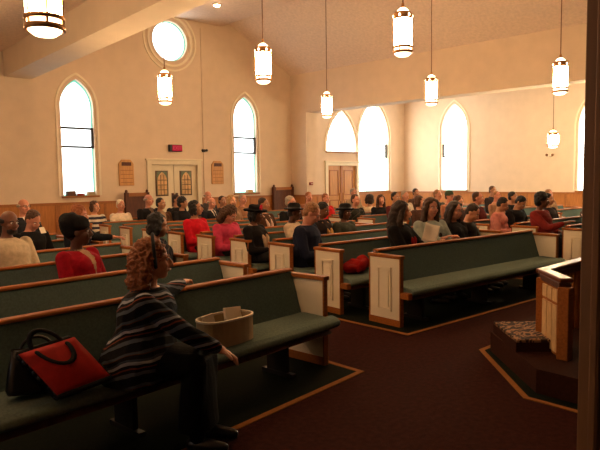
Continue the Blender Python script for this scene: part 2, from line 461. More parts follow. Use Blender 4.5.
mb = MB(); mb.box((10.02, YB-.03, 0), (10.06, YB, 6.3)); o = tag(mb.build('cable_conduit', M['wall']), 'thin pale cable conduit running up the back wall', 'conduit')
t = thing('wall_light', 'small dark emergency light beside the conduit on the back wall', 'light', (10.03, YB, 2.66))
mb = MB(); mb.box((-.05, -.06, -.03), (.05, 0, .05)); mb.build('housing', M['iron'], t, bevel=.008)
mb = MB(); mb.ell((-.07, -.08, .02), (.04, .04, .04)); mb.ell((.07, -.08, .02), (.04, .04, .04)); mb.build('lamp_head', M['iron'], t, True)
t = thing('fire_alarm_box', 'small red alarm box on the pier beside the opening', 'alarm', (13.80, 14.24, 1.62))
mb = MB(); mb.box((-.07, -.05, -.05), (.07, 0, .05)); mb.build('box', M['redbox'], t, bevel=.008)
mb = MB(); mb.box((-.04, -.062, -.012), (.04, -.05, .012)); mb.build('pull_bar', M['paper'], t)
t = thing('wall_light', 'small twin-headed wall light on the cream wall under the short pendant', 'light', (XR, 8.85, 2.45))
mb = MB(); mb.box((-.05, -.06, -.03), (0, .06, .04)); mb.build('housing', M['paper'], t, bevel=.006)
mb = MB(); mb.ell((-.07, -.10, .04), (.045, .045, .045)); mb.ell((-.07, .10, .04), (.045, .045, .045)); mb.build('lamp_head', M['stem'], t, True)

# small things on the window sills
def sill_item(name, lab, cat, x, w, h, d, z, m, rz=0):
    mb = MB(); mb.box((-w/2, -d/2, 0), (w/2, d/2, h)); mb.box((-w/2-.006, -d/2-.006, h*.55), (w/2+.006, d/2+.006, h*.62))
    o = mb.build(name, m, bevel=.004); o.location = (x, YB+.015, z); o.rotation_euler = (0, 0, rz); tag(o, lab, cat)
sill_item('small_box', 'dark small box on the left arched window sill', 'box', 5.97, .22, .13, .12, 1.42, M['darkwood'], .1)
sill_item('stacked_booklets', 'low reddish booklets in the middle of the left arched window sill', 'booklets', 6.22, .18, .06, .12, 1.42, M['redbox'], -.1)
sill_item('small_box', 'brown box at the right end of the left arched window sill', 'box', 6.50, .20, .10, .12, 1.42, M['card'])
sill_item('small_box', 'brown box on the sill of the arched window right of the doors', 'box', 11.78, .24, .11, .12, 1.36, M['card'], .15)

# tall wooden bench backs against the rear wall
def rear_bench(lab, x0, x1, ztop):
    t = thing('wooden_bench', lab, 'bench', ((x0+x1)/2, YB-.1, 0), 0, 'dark benches along the rear wall')
    w = (x1-x0)/2
    mb = MB(); mb.box((-w, -.06, .5), (w, 0, ztop)); mb.build('back_panel', M['darkwood'], t, bevel=.01)
    for s in (-1, 1):
        mb = MB(); mb.box((s*w-.045, -.09, 0), (s*w+.045, .02, ztop+.03)); mb.ell((s*w, -.035, ztop+.06), (.04, .04, .05)); mb.build('post', M['darkwood'], t)
        mb = MB(); mb.box((s*w-.035, -.5, 0), (s*w+.035, -.43, .62)); mb.build('leg', M['darkwood'], t)
        mb = MB(); mb.box((s*w-.04, -.52, .62), (s*w+.04, -.05, .66)); mb.build('armrest', M['darkwood'], t)
    mb = MB(); mb.box((-w, -.5, .40), (w, -.05, .46)); mb.build('seat', M['darkwood'], t)
    mb = MB(); mb.box((-w, -.08, ztop-.08), (w, .01, ztop+.02)); mb.build('top_rail', M['capwood'], t, bevel=.01)
rear_bench('dark wooden high-backed bench against the rear wall left of the white doors', 7.42, 8.04, 1.44)
rear_bench('dark wooden high-backed bench against the rear wall in the right corner of the nave', 12.70, 13.50, 1.50)

# ------------------------------------------------------------------ pendant lamps
def pendant(lab, x, y, zb, ztop, s=1.0, body=.36, r=.13, lm=None):
    t = thing('pendant_lamp', lab, 'lamp', (x, y, zb), 0.3, 'pendant lamps')
    h0, h1 = .13, .13 + body
    mb = MB(); mb.lathe([(r*.93, .135), (r*.93, h1)], 28); mb.build('glass_cylinder', lm or M['lamp'], t, True)
    mb = MB(); mb.lathe([(.02, 0), (r*.55, .008), (r*.82, .035), (r*.86, .055)], 28); mb.build('bottom_diffuser', M['lamp_dome'], t, True)
    for z, w in ((.040, .034), (.108, .026)):
        mb = MB(); ring = []
        mb.lathe([(r*.9, z), (r*1.03, z), (r*1.03, z+w), (r*.9, z+w)], 28, cap=False)
        mb.build('brass_band', M['brass'], t, True)
    mb = MB(); mb.lathe([(r*.88, .07), (r*.88, .115)], 28); mb.build('lower_glass', M['lamp_dome'], t, True)
    mb = MB(); mb.lathe([(r*.85, h1-.005), (r*.98, h1-.005), (r*.96, h1+.065), (r*.84, h1+.085), (r*.5, h1+.095)], 28); mb.build('crown', M['brass'], t, True)
    for k in range(6):
        a = 2*PI*k/6; mb = MB(); mb.ell((r*.93*math.cos(a), r*.93*math.sin(a), h1+.034), (.018, .018, .022), seg=8, rg=6)
        mb.build('crown_lens', M['lamp_dome'], t, True)
    mb = MB(); mb.lathe([(r*.62, h1+.085), (r*.58, h1+.11), (r*.35, h1+.14), (.02, h1+.15)], 24); mb.build('top_dome', M['lamp_dome'], t, True)
    for k in range(6):
        a = 2*PI*k/6
        mb = MB(); mb.box((r*.955*math.cos(a)-.006, r*.955*math.sin(a)-.006, .06), (r*.955*math.cos(a)+.006, r*.955*math.sin(a)+.006, h1)); mb.build('strap', M['brass'], t)
    mb = MB(); mb.tube([(0, 0, h1+.14), (0, 0, h1+.2)], .02, 8); mb.build('finial', M['brass'], t, True)
    mb = MB(); mb.tube([(0, 0, h1+.18), (0, 0, ztop-zb)], .009, 6); mb.build('stem', M['stem'], t, True)
    mb = MB(); mb.lathe([(.02, ztop-zb-.06), (.06, ztop-zb-.03), (.07, ztop-zb+.02)], 14); mb.build('canopy', M['brass'], t, True)
    return t
pendant('large close pendant lamp cut off by the top edge, hanging left of the beam', 1.53, 4.17, 2.75, 4.87, lm=M['lamp_soft'])
pendant('unseen pendant lamp added for brightness, second along the left aisle', 1.40, 7.0, 2.75, 4.87)  # unseen lamp, added to brighten the beam face and pew ends
pendant('unseen pendant lamp added for brightness, third along the left aisle', 1.40, 9.8, 2.75, 4.87)  # another unseen lamp put in for extra light on the left
pendant('pendant lamp hanging just under the round window', 5.73, 9.78, 3.18, nave_z(5.73))
pendant('pendant lamp hanging above the right-hand arched window of the back wall', 6.08, 7.33, 3.29, nave_z(6.08))
pendant('pendant lamp hanging before the left end of the wide opening, its ceiling mount in view', 10.45, 10.18, 3.26, nave_z(10.45))
pendant('largest pendant lamp right of the beam, high before the opening', 6.45, 4.86, 3.37, nave_z(6.45))
pendant('pendant lamp hanging before the header next to the large high one', 10.55, 7.21, 3.27, nave_z(10.55))
pendant('pendant lamp hanging nearest the dark post at the right', 10.43, 4.47, 3.17, nave_z(10.43))
pendant('short pendant lamp low inside the right-hand side room', 16.4, 7.19, 2.54, 5.0, body=.22, r=.15, lm=M['lamp_side'])
pendant('short pendant lamp added to brighten the side room, hidden by the dark post', 16.4, 3.6, 2.54, 5.0, body=.22, r=.15, lm=M['lamp_side'])  # unseen lamp, added to warm and brighten the side room walls
t = thing('ceiling_spotlight', 'small bright spotlight on the nave ceiling beside the beam', 'light', (9.38, 13.20, 6.47))
mb = MB(); mb.lathe([(.10, -.03), (.12, 0)], 20); mb.build('housing', M['brass'], t)
mb = MB(); mb.ell((0, 0, -.035), (.085, .085, .04)); mb.build('bulb', M['spot'], t, True)

# ------------------------------------------------------------------ pews
def make_pew(L, label, group):
    t = thing('church_pew', label, 'pew', (0, 0, 0), 0, group)
    # backrest: fabric front, wooden back
    def sect(pts, x0, x1): 
        mb = MB(); mb.prism(pts, lambda y, z: Vector((x0, y, z)), lambda y, z: Vector((x1, y, z))); return mb
    e = .055
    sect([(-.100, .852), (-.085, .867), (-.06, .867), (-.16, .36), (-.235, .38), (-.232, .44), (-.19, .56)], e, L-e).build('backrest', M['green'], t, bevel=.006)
    sect([(-.045, .86), (-.02, .86), (-.12, .30), (-.155, .30)], e, L-e).build('back_board', M['rail'], t)
    sect([(-.108, .866), (-.108, .882), (-.096, .893), (-.030, .893), (-.018, .882), (-.018, .866)], e-.005, L-e+.005).build('top_rail', M['rail'], t, bevel=.004)
    CF = [(-.515, .478), (-.585, .462), (-.622, .435), (-.628, .402), (-.605, .376), (-.55, .365), (-.515, .366)]
    rings = [[Vector((x, -.565 + (y+.565)*k, .42 + (z-.42)*k)) for y, z in CF] for x, k in ((L-e-.01, 1), (L+.015, 1), (L+.045, .88), (L+.06, .55))]
    cu_ = sect([(-.20, .40), (-.20, .475), (-.28, .485), (-.50, .478), (-.585, .462), (-.622, .435), (-.628, .402), (-.605, .376), (-.55, .365), (-.30, .37)], e+.02, L-e-.0)
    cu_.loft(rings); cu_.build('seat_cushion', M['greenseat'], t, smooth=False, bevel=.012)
    mb = sect([(-.18, .33), (-.18, .37), (-.56, .365), (-.60, .33)], e, L-e)
    mb.build('seat_board', M['darkwood'], t)
    n = 3
    for k in range(n):
        x = .5 + (L-1.0)*k/(n-1)
        mb = MB(); mb.box((x-.025, -.52, .0), (x+.025, -.14, .04)); mb.box((x-.02, -.44, .04), (x+.02, -.20, .34)); mb.build('seat_support', M['iron'], t)
    mb = MB(); mb.box((e, -.10, .55), (L-e, .0, .565)); mb.box((e, -.015, .565), (L-e, 0, .66)); mb.build('book_rack', M['rail'], t)
    for s in (0, 1):
        x0 = 0 if s == 0 else L-.055; x1 = x0+.055
        xo = x0 if s == 0 else x1; sg = -1 if s == 0 else 1
        mb = MB(); mb.box((x0+.006, -.485, .075), (x1-.006, -.015, .81)); p = mb.build('end_panel', M['white'], t)
        mb = MB(); mb.box((x0, -.50, .07), (x1, -.485, .81)); mb.build('edge_band', M['rail'], p)
        mb = MB(); mb.box((x0, -.015, .07), (x1, 0, .81)); mb.build('edge_band', M['rail'], p)
        mb = MB(); mb.box((x0-.014, -.515, .81), (x1+.014, .012, .85)); mb.build('cap', M['rail'], p, bevel=.008)
        mb = MB(); mb.box((x0-.004, -.50, 0), (x1+.004, 0, .08)); mb.build('plinth', M['rail'], p)
        fn = lambda y, z, d=0: Vector((xo - sg*.006 + sg*d, y, z))
        mb = MB()
        ring_strip(mb, rect(-.36, -.14, .17, .70), rect(-.335, -.165, .195, .675), fn, 0, .022)
        mb.prism(rect(-.315, -.185, .215, .655), lambda y, z: fn(y, z, 0), lambda y, z: fn(y, z, .016))
        mb.build('raised_panel', M['white'], p)
    mb = MB(); mb.box((.0, -.62, .345), (.075, -.50, .415)); mb.build('seat_end_block', M['rail'], t, bevel=.006)
    return t
ORD = ['first', 'second', 'third', 'fourth', 'fifth', 'sixth', 'seventh', 'eighth', 'ninth', 'tenth']
def pew_rows(n, first, step, L, tilt, section):
    proto = None
    for k in range(n):
        lab = ('frontmost green pew with white ends in the %s' % section) if k == 0 else 'green pew with white ends, %s from the front in the %s' % (ORD[k], section)
        if proto is None: o = proto = make_pew(L, lab, 'pews of the ' + section)
        else: o = copy_tree(proto); o['label'] = lab
        o.location = (first[0], first[1] + step*k, 0); o.rotation_euler = (0, 0, tilt)
TL, TC = rad(5.3), rad(-3.5)
L_L = 4.1
pew_rows(8, (3.84 - L_L*math.cos(TL), 4.30 - L_L*math.sin(TL)), 1.21, L_L, TL, 'left section')
pew_rows(10, (5.49, 4.65), .957, 3.76, TC, 'middle section')
pew_rows(10, (10.38, 4.65 - .0612*(10.38-5.49)), .957, 3.05, TC, 'right nave section')
pew_rows(7, (14.75, 4.30), 1.21, 3.3, -TL, 'right side room')

# floor borders and dark pew-area carpet
def flat_poly(name, poly, z, m):
    mb = MB(); mb.prism(poly, lambda x, y: Vector((x, y, 0.0)), lambda x, y: Vector((x, y, z))); return struct(mb.build(name, m))
def border(name, poly, w, z=.006):
    """closed band along the edge of a convex polygon, inside it"""
    n = len(poly); P = [Vector((*p, 0)) for p in poly]
    cx = sum(P, Vector())/n; inn = []
    for i in range(n):
        a, b, c = P[i-1], P[i], P[(i+1) % n]
        d1 = (b-a).normalized(); d2 = (c-b).normalized()
        n1 = Vector((-d1.y, d1.x, 0)); n2 = Vector((-d2.y, d2.x, 0))
        if n1.dot(cx-b) < 0: n1 = -n1; n2 = -n2
        k = w/(1+n1.dot(n2)); inn.append(b + (n1+n2)*k)
    mb = MB(); ring_strip(mb, [(p.x, p.y) for p in P], [(p.x, p.y) for p in inn], lambda x, y, d: Vector((x, y, d)), 0, z)
    return struct(mb.build(name, M['gold']))
lt = math.tan(rad(6.5))
LP = [(3.97, 3.42), (3.97, 13.2), (-1.2, 12.7), (-1.2, 3.42 - 5.17*lt)]
CP = [(5.25, 3.88), (9.60, 3.66), (9.60, 13.9), (5.25, 13.9)]
RP = [(10.15, 3.62), (13.5, 3.42), (13.5, 13.6), (10.15, 13.6)]
SP = [(14.4, 3.7), (18.4, 3.4), (18.4, 12.4), (14.4, 12.4)]
for i, pl in enumerate((LP, CP, RP, SP)):
    flat_poly('floor_pew_area', pl, .003, M['carpetg']); border('trim_%d' % (i+6), pl, .055)

# ------------------------------------------------------------------ chancel platform and rail
PA, PB, PC = (5.35, 2.94), (4.54, 2.09), (4.53, 1.70)
plat = [PA, PB, PC, (4.53, -.5), (8.6, -.5), (8.6, 2.94)]
flat_poly('chancel_platform', plat, .20, M['carpetp'])
flat_poly('floor_platform_edge', [(5.30, 3.04), (4.36, 2.11), (4.36, -.8), (8.9, -.8), (8.9, 3.04)], .003, M['carpetg'])
border('trim_10', [(5.30, 3.04), (4.36, 2.11), (4.36, -.8), (8.9, -.8), (8.9, 3.04)], .05)
u = Vector((-.70, -.714, 0)).normalized(); v = Vector((u.y*-1, u.x, 0)); v = Vector((.714, -.70, 0)).normalized()
p0 = Vector((5.33, 2.90, 0)); 
t = thing('kneeling_step', 'carpeted step with a mottled pattern in front of the wooden rail', 'step', tuple(p0 + Vector((0, 0, .20))))
q = [Vector((0,0,0)), u*.66, u*.66 + v*.42, v*.42]
mb = MB(); mb.prism([(a.x, a.y) for a in q], lambda x, y: Vector((x, y, 0)), lambda x, y: Vector((x, y, .085))); mb.build('step_base', M['carpetp'], t)
mb = MB(); mb.prism([((a*1.02).x, (a*1.02).y) for a in q], lambda x, y: Vector((x, y, .085)), lambda x, y: Vector((x, y, .115))); mb.build('step_tread', M['pattern'], t, bevel=.01)

t = thing('altar_rail', 'polished wooden rail with pale slatted panel on the carpeted platform', 'railing', (5.24, 2.44, .20))
dgv = Vector((-.36, -.35, 0)); n45 = Vector((.7, -.714, 0))
ax = Vector((1.6, .03, 0))
def railbar(mb, a, b, w, z0, z1):
    d = (b-a).normalized(); n = Vector((-d.y, d.x, 0))*w/2
    poly = [a+n, b+n, b-n, a-n]
    mb.prism([(p.x, p.y) for p in poly], lambda x, y: Vector((x, y, z0)), lambda x, y: Vector((x, y, z1)))
O = Vector((.07, -.05, 0))
mb = MB(); railbar(mb, O - dgv.normalized()*.05, O + dgv*1.05, .115, .66, .70); railbar(mb, O + Vector((-.04, 0, 0)), O + ax, .115, .66, .70); mb.build('top_rail', M['railtop'], t, bevel=.012)
mb = MB(); railbar(mb, O + Vector((.02, 0, 0)), O + dgv*.98, .10, .60, .655); railbar(mb, O, O + ax*.98, .10, .60, .655); mb.build('under_rail', M['darkwood'], t, bevel=.006)
a = O + dgv*.08; b = O + dgv*.92
mb = MB(); railbar(mb, a, b, .05, .0, .60); pn = mb.build('panel', M['rail'], t)
M['slat'] = mat('pale_slat_wood', (.62, .40, .19), .5, .22, 14, stretch=(6, 6, .8))
d = (b-a); nn = Vector((-d.y, d.x, 0)).normalized()
if nn.dot(Vector((-1, 1, 0))) < 0: nn = -nn
for k in range(3):
    s0 = a + d*(.10 + .28*k); s1 = a + d*(.10 + .28*k + .235)
    mb = MB(); railbar(mb, s0 + nn*.032, s1 + nn*.032, .016, .03, .44); railbar(mb, s0 + nn*.032, s1 + nn*.032, .016, .47, .58); mb.build('slat', M['slat'], pn)
for p in (O, O + dgv, O + ax*.5, O + ax*.97):
    mb = MB(); mb.box((p.x-.05, p.y-.05, 0), (p.x+.05, p.y+.05, .62)); mb.build('post', M['rail'], t, bevel=.01)
for k in range(9):
    p = O + ax*(.06 + .048*k)
    if k == 9: continue
    mb = MB(); mb.lathe([(.02, 0), (.02, .1), (.012, .16), (.022, .3), (.012, .46), (.02, .52), (.02, .6)], 10, (p.x, p.y, 0)); mb.build('baluster', M['rail'], t, True)

# dark timber post at the right edge
t = MB(); t.box((2.105, .36, 0), (2.6, .80, 5.2)); wp = struct(t.build('wall_post', M['postwood']))
mb = MB(); mb.box((2.09, .745, 0), (2.115, .812, 5.2)); mb.box((2.085, .75, 0), (2.10, .775, 5.2)); mb.build('casing_strip', M['poststrip'], wp, bevel=.004)

# ------------------------------------------------------------------ people
SK = dict(
    light=mat('skin_light', (.74, .37, .23), .55, .08, 12), pink=mat('skin_pink', (.60, .26, .17), .55, .08, 12),
    tan=mat('skin_tan', (.42, .20, .11), .55, .08, 12), brown=mat('skin_brown', (.17, .066, .034), .5, .1, 12), dark=mat('skin_dark', (.085, .033, .019), .45, .1, 12))
LIP = dict(light=mat('lips_light', (.50, .14, .10), .45, .05), dark=mat('lips_dark', (.13, .03, .024), .45, .05))
HC = {n: mat('hair_' + n, c, .6, .3, 40, .5, 90) for n, c in dict(
    black=(.010, .008, .007), dark=(.030, .015, .009), brown=(.075, .032, .014), auburn=(.32, .105, .032), red=(.27, .085, .025),
    blond=(.42, .24, .10), grey=(.34, .27, .20), white=(.78, .66, .50), sandy=(.30, .14, .055)).items()}
_cm = {}
def cloth(c, r=.85):
    k = tuple(round(x, 3) for x in c)
    if k not in _cm: _cm[k] = mat('fabric_%d' % len(_cm), c, r, .16, 18, .2, 60, spec=.12)
    return _cm[k]

def person(label, pos, face=None, yaw=None, hyaw=0, hpitch=0, lean=-.07, skin='light', top=(.02, .02, .02), topname='jacket', topmat=None,
           bottom=(.015, .014, .016), hair='short', hc='dark', hat=None, hatc=(.01, .009, .01), female=False, sc=1.0, vox=.013, arms=None,
           scarf=None, shirt=None, tie=None, glasses=False, big=1.0, coat=0.0, seat=.485, beard=False, hipback=None, legdir=None, skirt=False, tilt=0.0):
    X, Y, Z = pos
    if not skirt: sc *= 1.07; big *= 1.07
    if yaw is None:
        tx, ty = face or (9.5, -3.0)
        yaw = math.atan2(tx - X, -(ty - Y)) * .55
    rt = thing('person', label, 'person', (0, 0, 0), yaw)
    bow = max(0, hpitch)
    hl = Vector((tilt, -lean - .03 - .10*math.sin(bow), Z))          # head centre, local
    w = Matrix.Rotation(yaw, 4, 'Z') @ hl
    rt.location = (X - w.x, Y - w.y, 0)
    HM = Matrix.Translation(hl) @ Matrix.Rotation(hyaw, 4, 'Z') @ Matrix.Rotation(bow if hpitch > 0 else hpitch, 4, 'X') @ Matrix.Scale(sc, 4)
    nz = Z - (.165 - .06*math.sin(bow))*sc; nb = Vector((tilt*.85, -lean + .015, nz))   # neck base
    hip = Vector((0, 0, seat + .085))
    def torso(g, zlow=None, flare=0):
        T = [(0.0, .165, .125), (.16, .178, .135), (.42, .150, .118), (.70, .165, .125), (.84, .168, .105), (.93, .120, .082), (1.0, .062, .058)]
        rings = []
        for tt, rx, ry in T:
            c = hip.lerp(nb, tt); c.y += -.02*math.sin(PI*tt)
            rx = (rx*big*sc + g); ry = (ry*big*sc + g)
            if tt == 0: c.z -= .09; rx += flare; ry += flare
            if tt == .16: rx += flare*.6; ry += flare*.6
            rings.append([c + Vector((rx*math.cos(2*PI*j/16), ry*math.sin(2*PI*j/16), 0)) for j in range(16)])
        mb = MB(); mb.loft(rings)
        if female:
            for s in (-1, 1):
                c = hip.lerp(nb, .66); mb.ell((s*.07*sc, c.y - .080*big*sc, c.z), ((.075+g)*sc, (.065+g)*sc, (.08+g)*sc))
        return mb
    sh = hip.lerp(nb, .85); sw = .170 if female else .186
    A = {}
    for s, n in ((-1, 'R'), (1, 'L')):
        S = sh + Vector((s*sw*sc*(.5+.5*big), 0, 0))
        e = S + Vector((s*.055, -.09, -.29))*sc; wv = Vector((s*.085, e.y - .21*sc, e.z + .015)) if arms is None or n not in arms else None
        if arms and n in arms: e, wv = (Vector(q) for q in arms[n])
        A[n] = (S, e, wv, s)
    def armtubes(mb, g, full=True):
        for S, e, wv, s in A.values():
            mb.ell(S, [(.060+g)*sc]*3)
            mb.tube([S, S.lerp(e, .5), e], [(.060+g)*sc, (.054+g)*sc, (.046+g)*sc])
            q = wv if full else e.lerp(wv, .93)
            mb.tube([e, e.lerp(wv, .4), q], [(.046+g)*sc, (.044+g)*sc, (.030+g*1.1)*sc])
    ld = legdir or 0
    LR = Matrix.Rotation(ld, 3, 'Z')
    def legs(mb, g, foot=True):
        for s in (-1, 1):
            h = hip + Vector((s*.088*sc, -.02, .0)); kn = hip + LR @ Vector((s*.105, -.43*sc, .03)); an = Vector((kn.x, kn.y, .09)) + LR @ Vector((0, .0, 0))
            mb.tube([h, h.lerp(kn, .5), kn], [(.088+g)*sc, (.076+g)*sc, (.060+g)*sc])
            mb.tube([kn, kn.lerp(an, .35), an], [(.058+g)*sc, (.054+g)*sc, (.036+g)*sc])
            if foot: mb.tube([an + Vector((0, 0, -.03)), an + LR @ Vector((0, -.09, -.045)), an + LR @ Vector((0, -.16, -.055))], [.035, .035, .026])
    # --- body: one continuous skin mesh
    mb = torso(0); armtubes(mb, 0); legs(mb, 0)
    hd = MB()
    hd.ell((0, .012, .035), (.076, .094, .088)); hd.ell((0, -.022, -.035), (.060, .068, .078)); hd.ell((0, -.048, -.085), (.034, .034, .028))
    hd.tube([(0, -.088, .018), (0, -.104, -.012), (0, -.110, -.026)], [.009, .013, .015], 8); hd.ell((0, -.095, -.030), (.020, .014, .011))
    for s in (-1, 1):
        hd.ell((s*.076, .012, -.005), (.011, .022, .032)); hd.ell((s*.030, -.074, .030), (.024, .014, .009)); hd.ell((s*.040, -.060, -.025), (.022, .026, .024))
    hd.ell((0, -.085, -.056), (.024, .012, .010))
    hd.xf(HM)
    base = HM @ Vector((0, .025, -.04))
    mb.add(hd.v, hd.f)
    mb.tube([nb + Vector((0, .01, -.05)), nb.lerp(base, .5), base], [.062*sc, .052*sc, .052*sc])
    fing = MB()
    for S, e, wv, s in A.values():
        d = (wv - e).normalized(); up = Vector((0, 0, 1)); lat = d.cross(up).normalized() if abs(d.z) < .95 else Vector((1, 0, 0)); nrm = lat.cross(d).normalized()
        pc = wv + d*.055*sc
        mb.ell(pc, (.040*sc, .050*sc, .017*sc), Matrix((lat, d, nrm)).transposed())
        mb.tube([wv - d*.02, wv + d*.03], [.028*sc, .028*sc], 8)
        for i, (off, ln) in enumerate(((-.030, .070), (-.010, .082), (.010, .078), (.029, .060))):
            b0 = pc + lat*off*sc + d*.035*sc; k1 = b0 + (d*.6*ln - nrm*.008)*sc; k2 = k1 + (d*.35*ln - nrm*.028)*sc
            fing.tube([b0, k1, k2], [.0095*sc, .009*sc, .0075*sc], 7)
        tb = wv + d*.03*sc - lat*s*.0 + lat*(.033 if s < 0 else -.033)*sc
        sd = lat*(1 if s < 0 else -1)
        fing.tube([tb, tb + (d*.035 + sd*.022 - nrm*.008)*sc, tb + (d*.062 + sd*.022 - nrm*.02)*sc], [.012*sc, .0105*sc, .008*sc], 7)
    me = remesh(mb, vox, 2, extra=fing); link('body', me, SK[skin], rt)
    # face parts
    for s in (-1, 1):
        e = MB(); e.ell((s*.031, -.079, .012), (.0125, .009, .0085), seg=10, rg=7); e.xf(HM); eo = e.build('eye', M['eyew'], rt, True)
        e = MB(); e.ell((s*.031, -.0862, .012), (.006, .004, .006), seg=8, rg=6); e.xf(HM); e.build('iris', M['eyed'], eo, True)
        e = MB(); e.tube([(s*.016, -.091, .031), (s*.032, -.090, .037), (s*.048, -.078, .031)], .004, 6); e.xf(HM); e.build('eyebrow', HC[hc] if hair != 'none' else HC['dark'], rt, True)
    e = MB(); e.tube([(-.022, -.089, -.057), (0, -.098, -.055), (.022, -.089, -.057)], [.005, .0075, .005], 7); e.xf(HM); e.build('lips', LIP['dark' if skin in ('brown', 'dark') else 'light'], rt, True)
    # clothes
    mb = torso(.014, flare=coat); armtubes(mb, .012, False)
    if coat:
        c = hip + Vector((0, -.02, 0)); mb.ell(c + Vector((0, .0, .03)), (.21*big, .19*big, .10))
    me = remesh(mb, vox*1.15, 3); tp = link(topname, me, topmat or cloth(top), rt)
    def patch(nm, col, dep, wid, off):
        src = tp.data; zt = nb.z + .01; vm = {}; e = MB(); fs = []
        for p in src.polygons:
            c = p.center; k = (c.z - (zt - dep))/dep
            if 0 < k < 1.1 and p.normal.y < -.1 and abs(c.x - nb.x) < (wid*k if nm != 'tie' else wid) and c.y < nb.y: fs.append(p)
        for p in fs:
            for vi in p.vertices:
                if vi not in vm: vm[vi] = len(e.v); e.v.append(src.vertices[vi].co + src.vertices[vi].normal*off)
            e.f.append([vm[q] for q in p.vertices])
        if e.f: e.build(nm, cloth(col), rt, True)
    if shirt:
        patch('shirt_front', shirt, .26, .062, .004)
        e = MB(); e.tube([nb + Vector((.06*math.cos(a), -.005 + .06*math.sin(a), .0)) for a in [2*PI*i/14 for i in range(15)]], .016, 7); e.build('collar', cloth(shirt), rt, True)
        if tie:
            patch('tie', tie, .24, .020, .008)
    else:
        e = MB(); e.tube([nb + Vector(((.066)*math.cos(a), -.005 + .066*math.sin(a), -.008 + .01*math.sin(a))) for a in [2*PI*i/14 for i in range(15)]], .013, 7); e.build('neckline', topmat or cloth([x*.8 for x in top]), rt, True)
    if scarf:
        e = MB(); c = hip.lerp(nb, .6)
        for s in (-1, 1):
            e.tube([nb + Vector((s*.07, .02, 0)), nb + Vector((s*.075, -.09, -.06)), c + Vector((s*.05, -.165*big, 0)), c + Vector((s*.035, -.17*big, -.16))], [.026, .03, .03, .028], 8)
        e.build('scarf', cloth(scarf), rt, True)
    mb = MB(); legs(mb, .013, False); c = hip + Vector((0, 0, -.0)); mb.ell(c, (.182*big*sc, .14*big*sc, .085*sc))
    if skirt:
        k0 = hip + LR @ Vector((0, -.43*sc, .02)); rg = []
        for cc, rx, rz in ((hip + Vector((0, .02, .0)), .20, .12), (hip.lerp(k0, .5), .205, .12), (k0, .19, .10)):
            rg.append([cc + LR @ Vector((rx*math.cos(a), 0, rz*math.sin(a))) for a in [2*PI*i/18 for i in range(18)]])
        mb.loft(rg)
        rg = []
        for zz, rx, ry, dy in ((.60, .17, .06, .0), (.45, .19, .10, .02), (.25, .185, .12, .03), (.14, .19, .13, .03)):
            rg.append([Vector((k0.x, k0.y, zz)) + LR @ Vector((rx*math.cos(a), dy + ry*math.sin(a), 0)) for a in [2*PI*i/18 for i in range(18)]])
        mb.loft(rg)
    me = remesh(mb, vox*1.3, 3); link('skirt' if skirt else 'trousers', me, cloth(bottom), rt)
    for s in (-1, 1):
        kn = hip + LR @ Vector((s*.105, -.43*sc, .03)); e = MB()
        e.tube([Vector((kn.x, kn.y, .05)) + LR @ Vector((0, .04, 0)), Vector((kn.x, kn.y, .05)) + LR @ Vector((0, -.08, 0)), Vector((kn.x, kn.y, .042)) + LR @ Vector((0, -.18, 0))], [.045, .045, .034], 10)
        e.build('shoe', M['leather'], rt, True)
    # hair
    seed = random.uniform(0, 50); hb = None
    if hair == 'short':
        hb = MB(); hb.ell((0, .030, .054), (.086, .094, .084)); hb.ell((0, .062, .0), (.074, .058, .075)); disp = (.010, 34, seed)
    elif hair == 'crop':
        hb = MB(); hb.ell((0, .028, .050), (.081, .090, .080)); hb.ell((0, .058, .0), (.070, .050, .066)); disp = (.004, 60, seed)
    elif hair == 'fringe':
        hb = MB()
        hb.tube([(.066*math.cos(a)*1.12, .022 + .080*math.sin(a), .018) for a in [rad(-15 + 210*i/12) for i in range(13)]], .026, 8); disp = (.006, 40, seed)
    elif hair == 'bob':
        hb = MB(); hb.ell((0, .030, .056), (.092, .100, .086)); hb.ell((0, .062, -.02), (.092, .062, .10))
        for s in (-1, 1): hb.tube([(s*.072, .005, .06), (s*.088, .0, -.02), (s*.080, .005, -.085)], [.035, .036, .026], 9)
        disp = (.014, 26, seed)
    elif hair == 'bun':
        hb = MB(); hb.ell((0, .030, .056), (.088, .098, .085)); hb.ell((0, .06, .0), (.078, .056, .075)); hb.ell((0, .125, .02), (.042, .04, .042)); disp = (.008, 34, seed)
    elif hair == 'long':
        hb = MB(); hb.ell((0, .028, .056), (.090, .098, .086))
        hb.tube([(0, .065, .04), (0, .085, -.08), (0, .085, -.2), (0, .09, -.30)], [.082, .088, .088, .06], 12)
        for s in (-1, 1): hb.tube([(s*.058, -.022, .085), (s*.088, .0, -.01), (s*.092, .012, -.12), (s*.088, -.01, -.24)], [.030, .036, .038, .024], 9)
        disp = (.014, 22, seed)
    elif hair == 'curly':
        hb = MB(); hb.ell((0, .036, .062), (.104, .106, .088)); hb.ell((0, .085, -.02), (.125, .085, .13)); hb.ell((0, .095, -.12), (.115, .08, .085))
        for s in (-1, 1): hb.tube([(s*.072, .015, .07), (s*.098, .055, -.02), (s*.100, .065, -.13)], [.040, .050, .045], 9)
        disp = (.022, 55, seed)
    elif hair == 'afro':
        hb = MB(); hb.ell((0, .030, .058), (.105, .108, .098)); hb.ell((0, .06, -.01), (.10, .07, .09)); disp = (.016, 40, seed)
    if hb:
        hb.xf(HM); me = remesh(hb, min(.011, vox) if hair != 'curly' else min(vox, .008), 1, disp); link('hair', me, HC[hc], rt)
    if beard:
        e = MB(); e.ell((0, -.045, -.075), (.056, .052, .042)); e.xf(HM); me = remesh(e, .011, 1, (.006, 40, 3)); link('beard', me, HC['black'], rt)
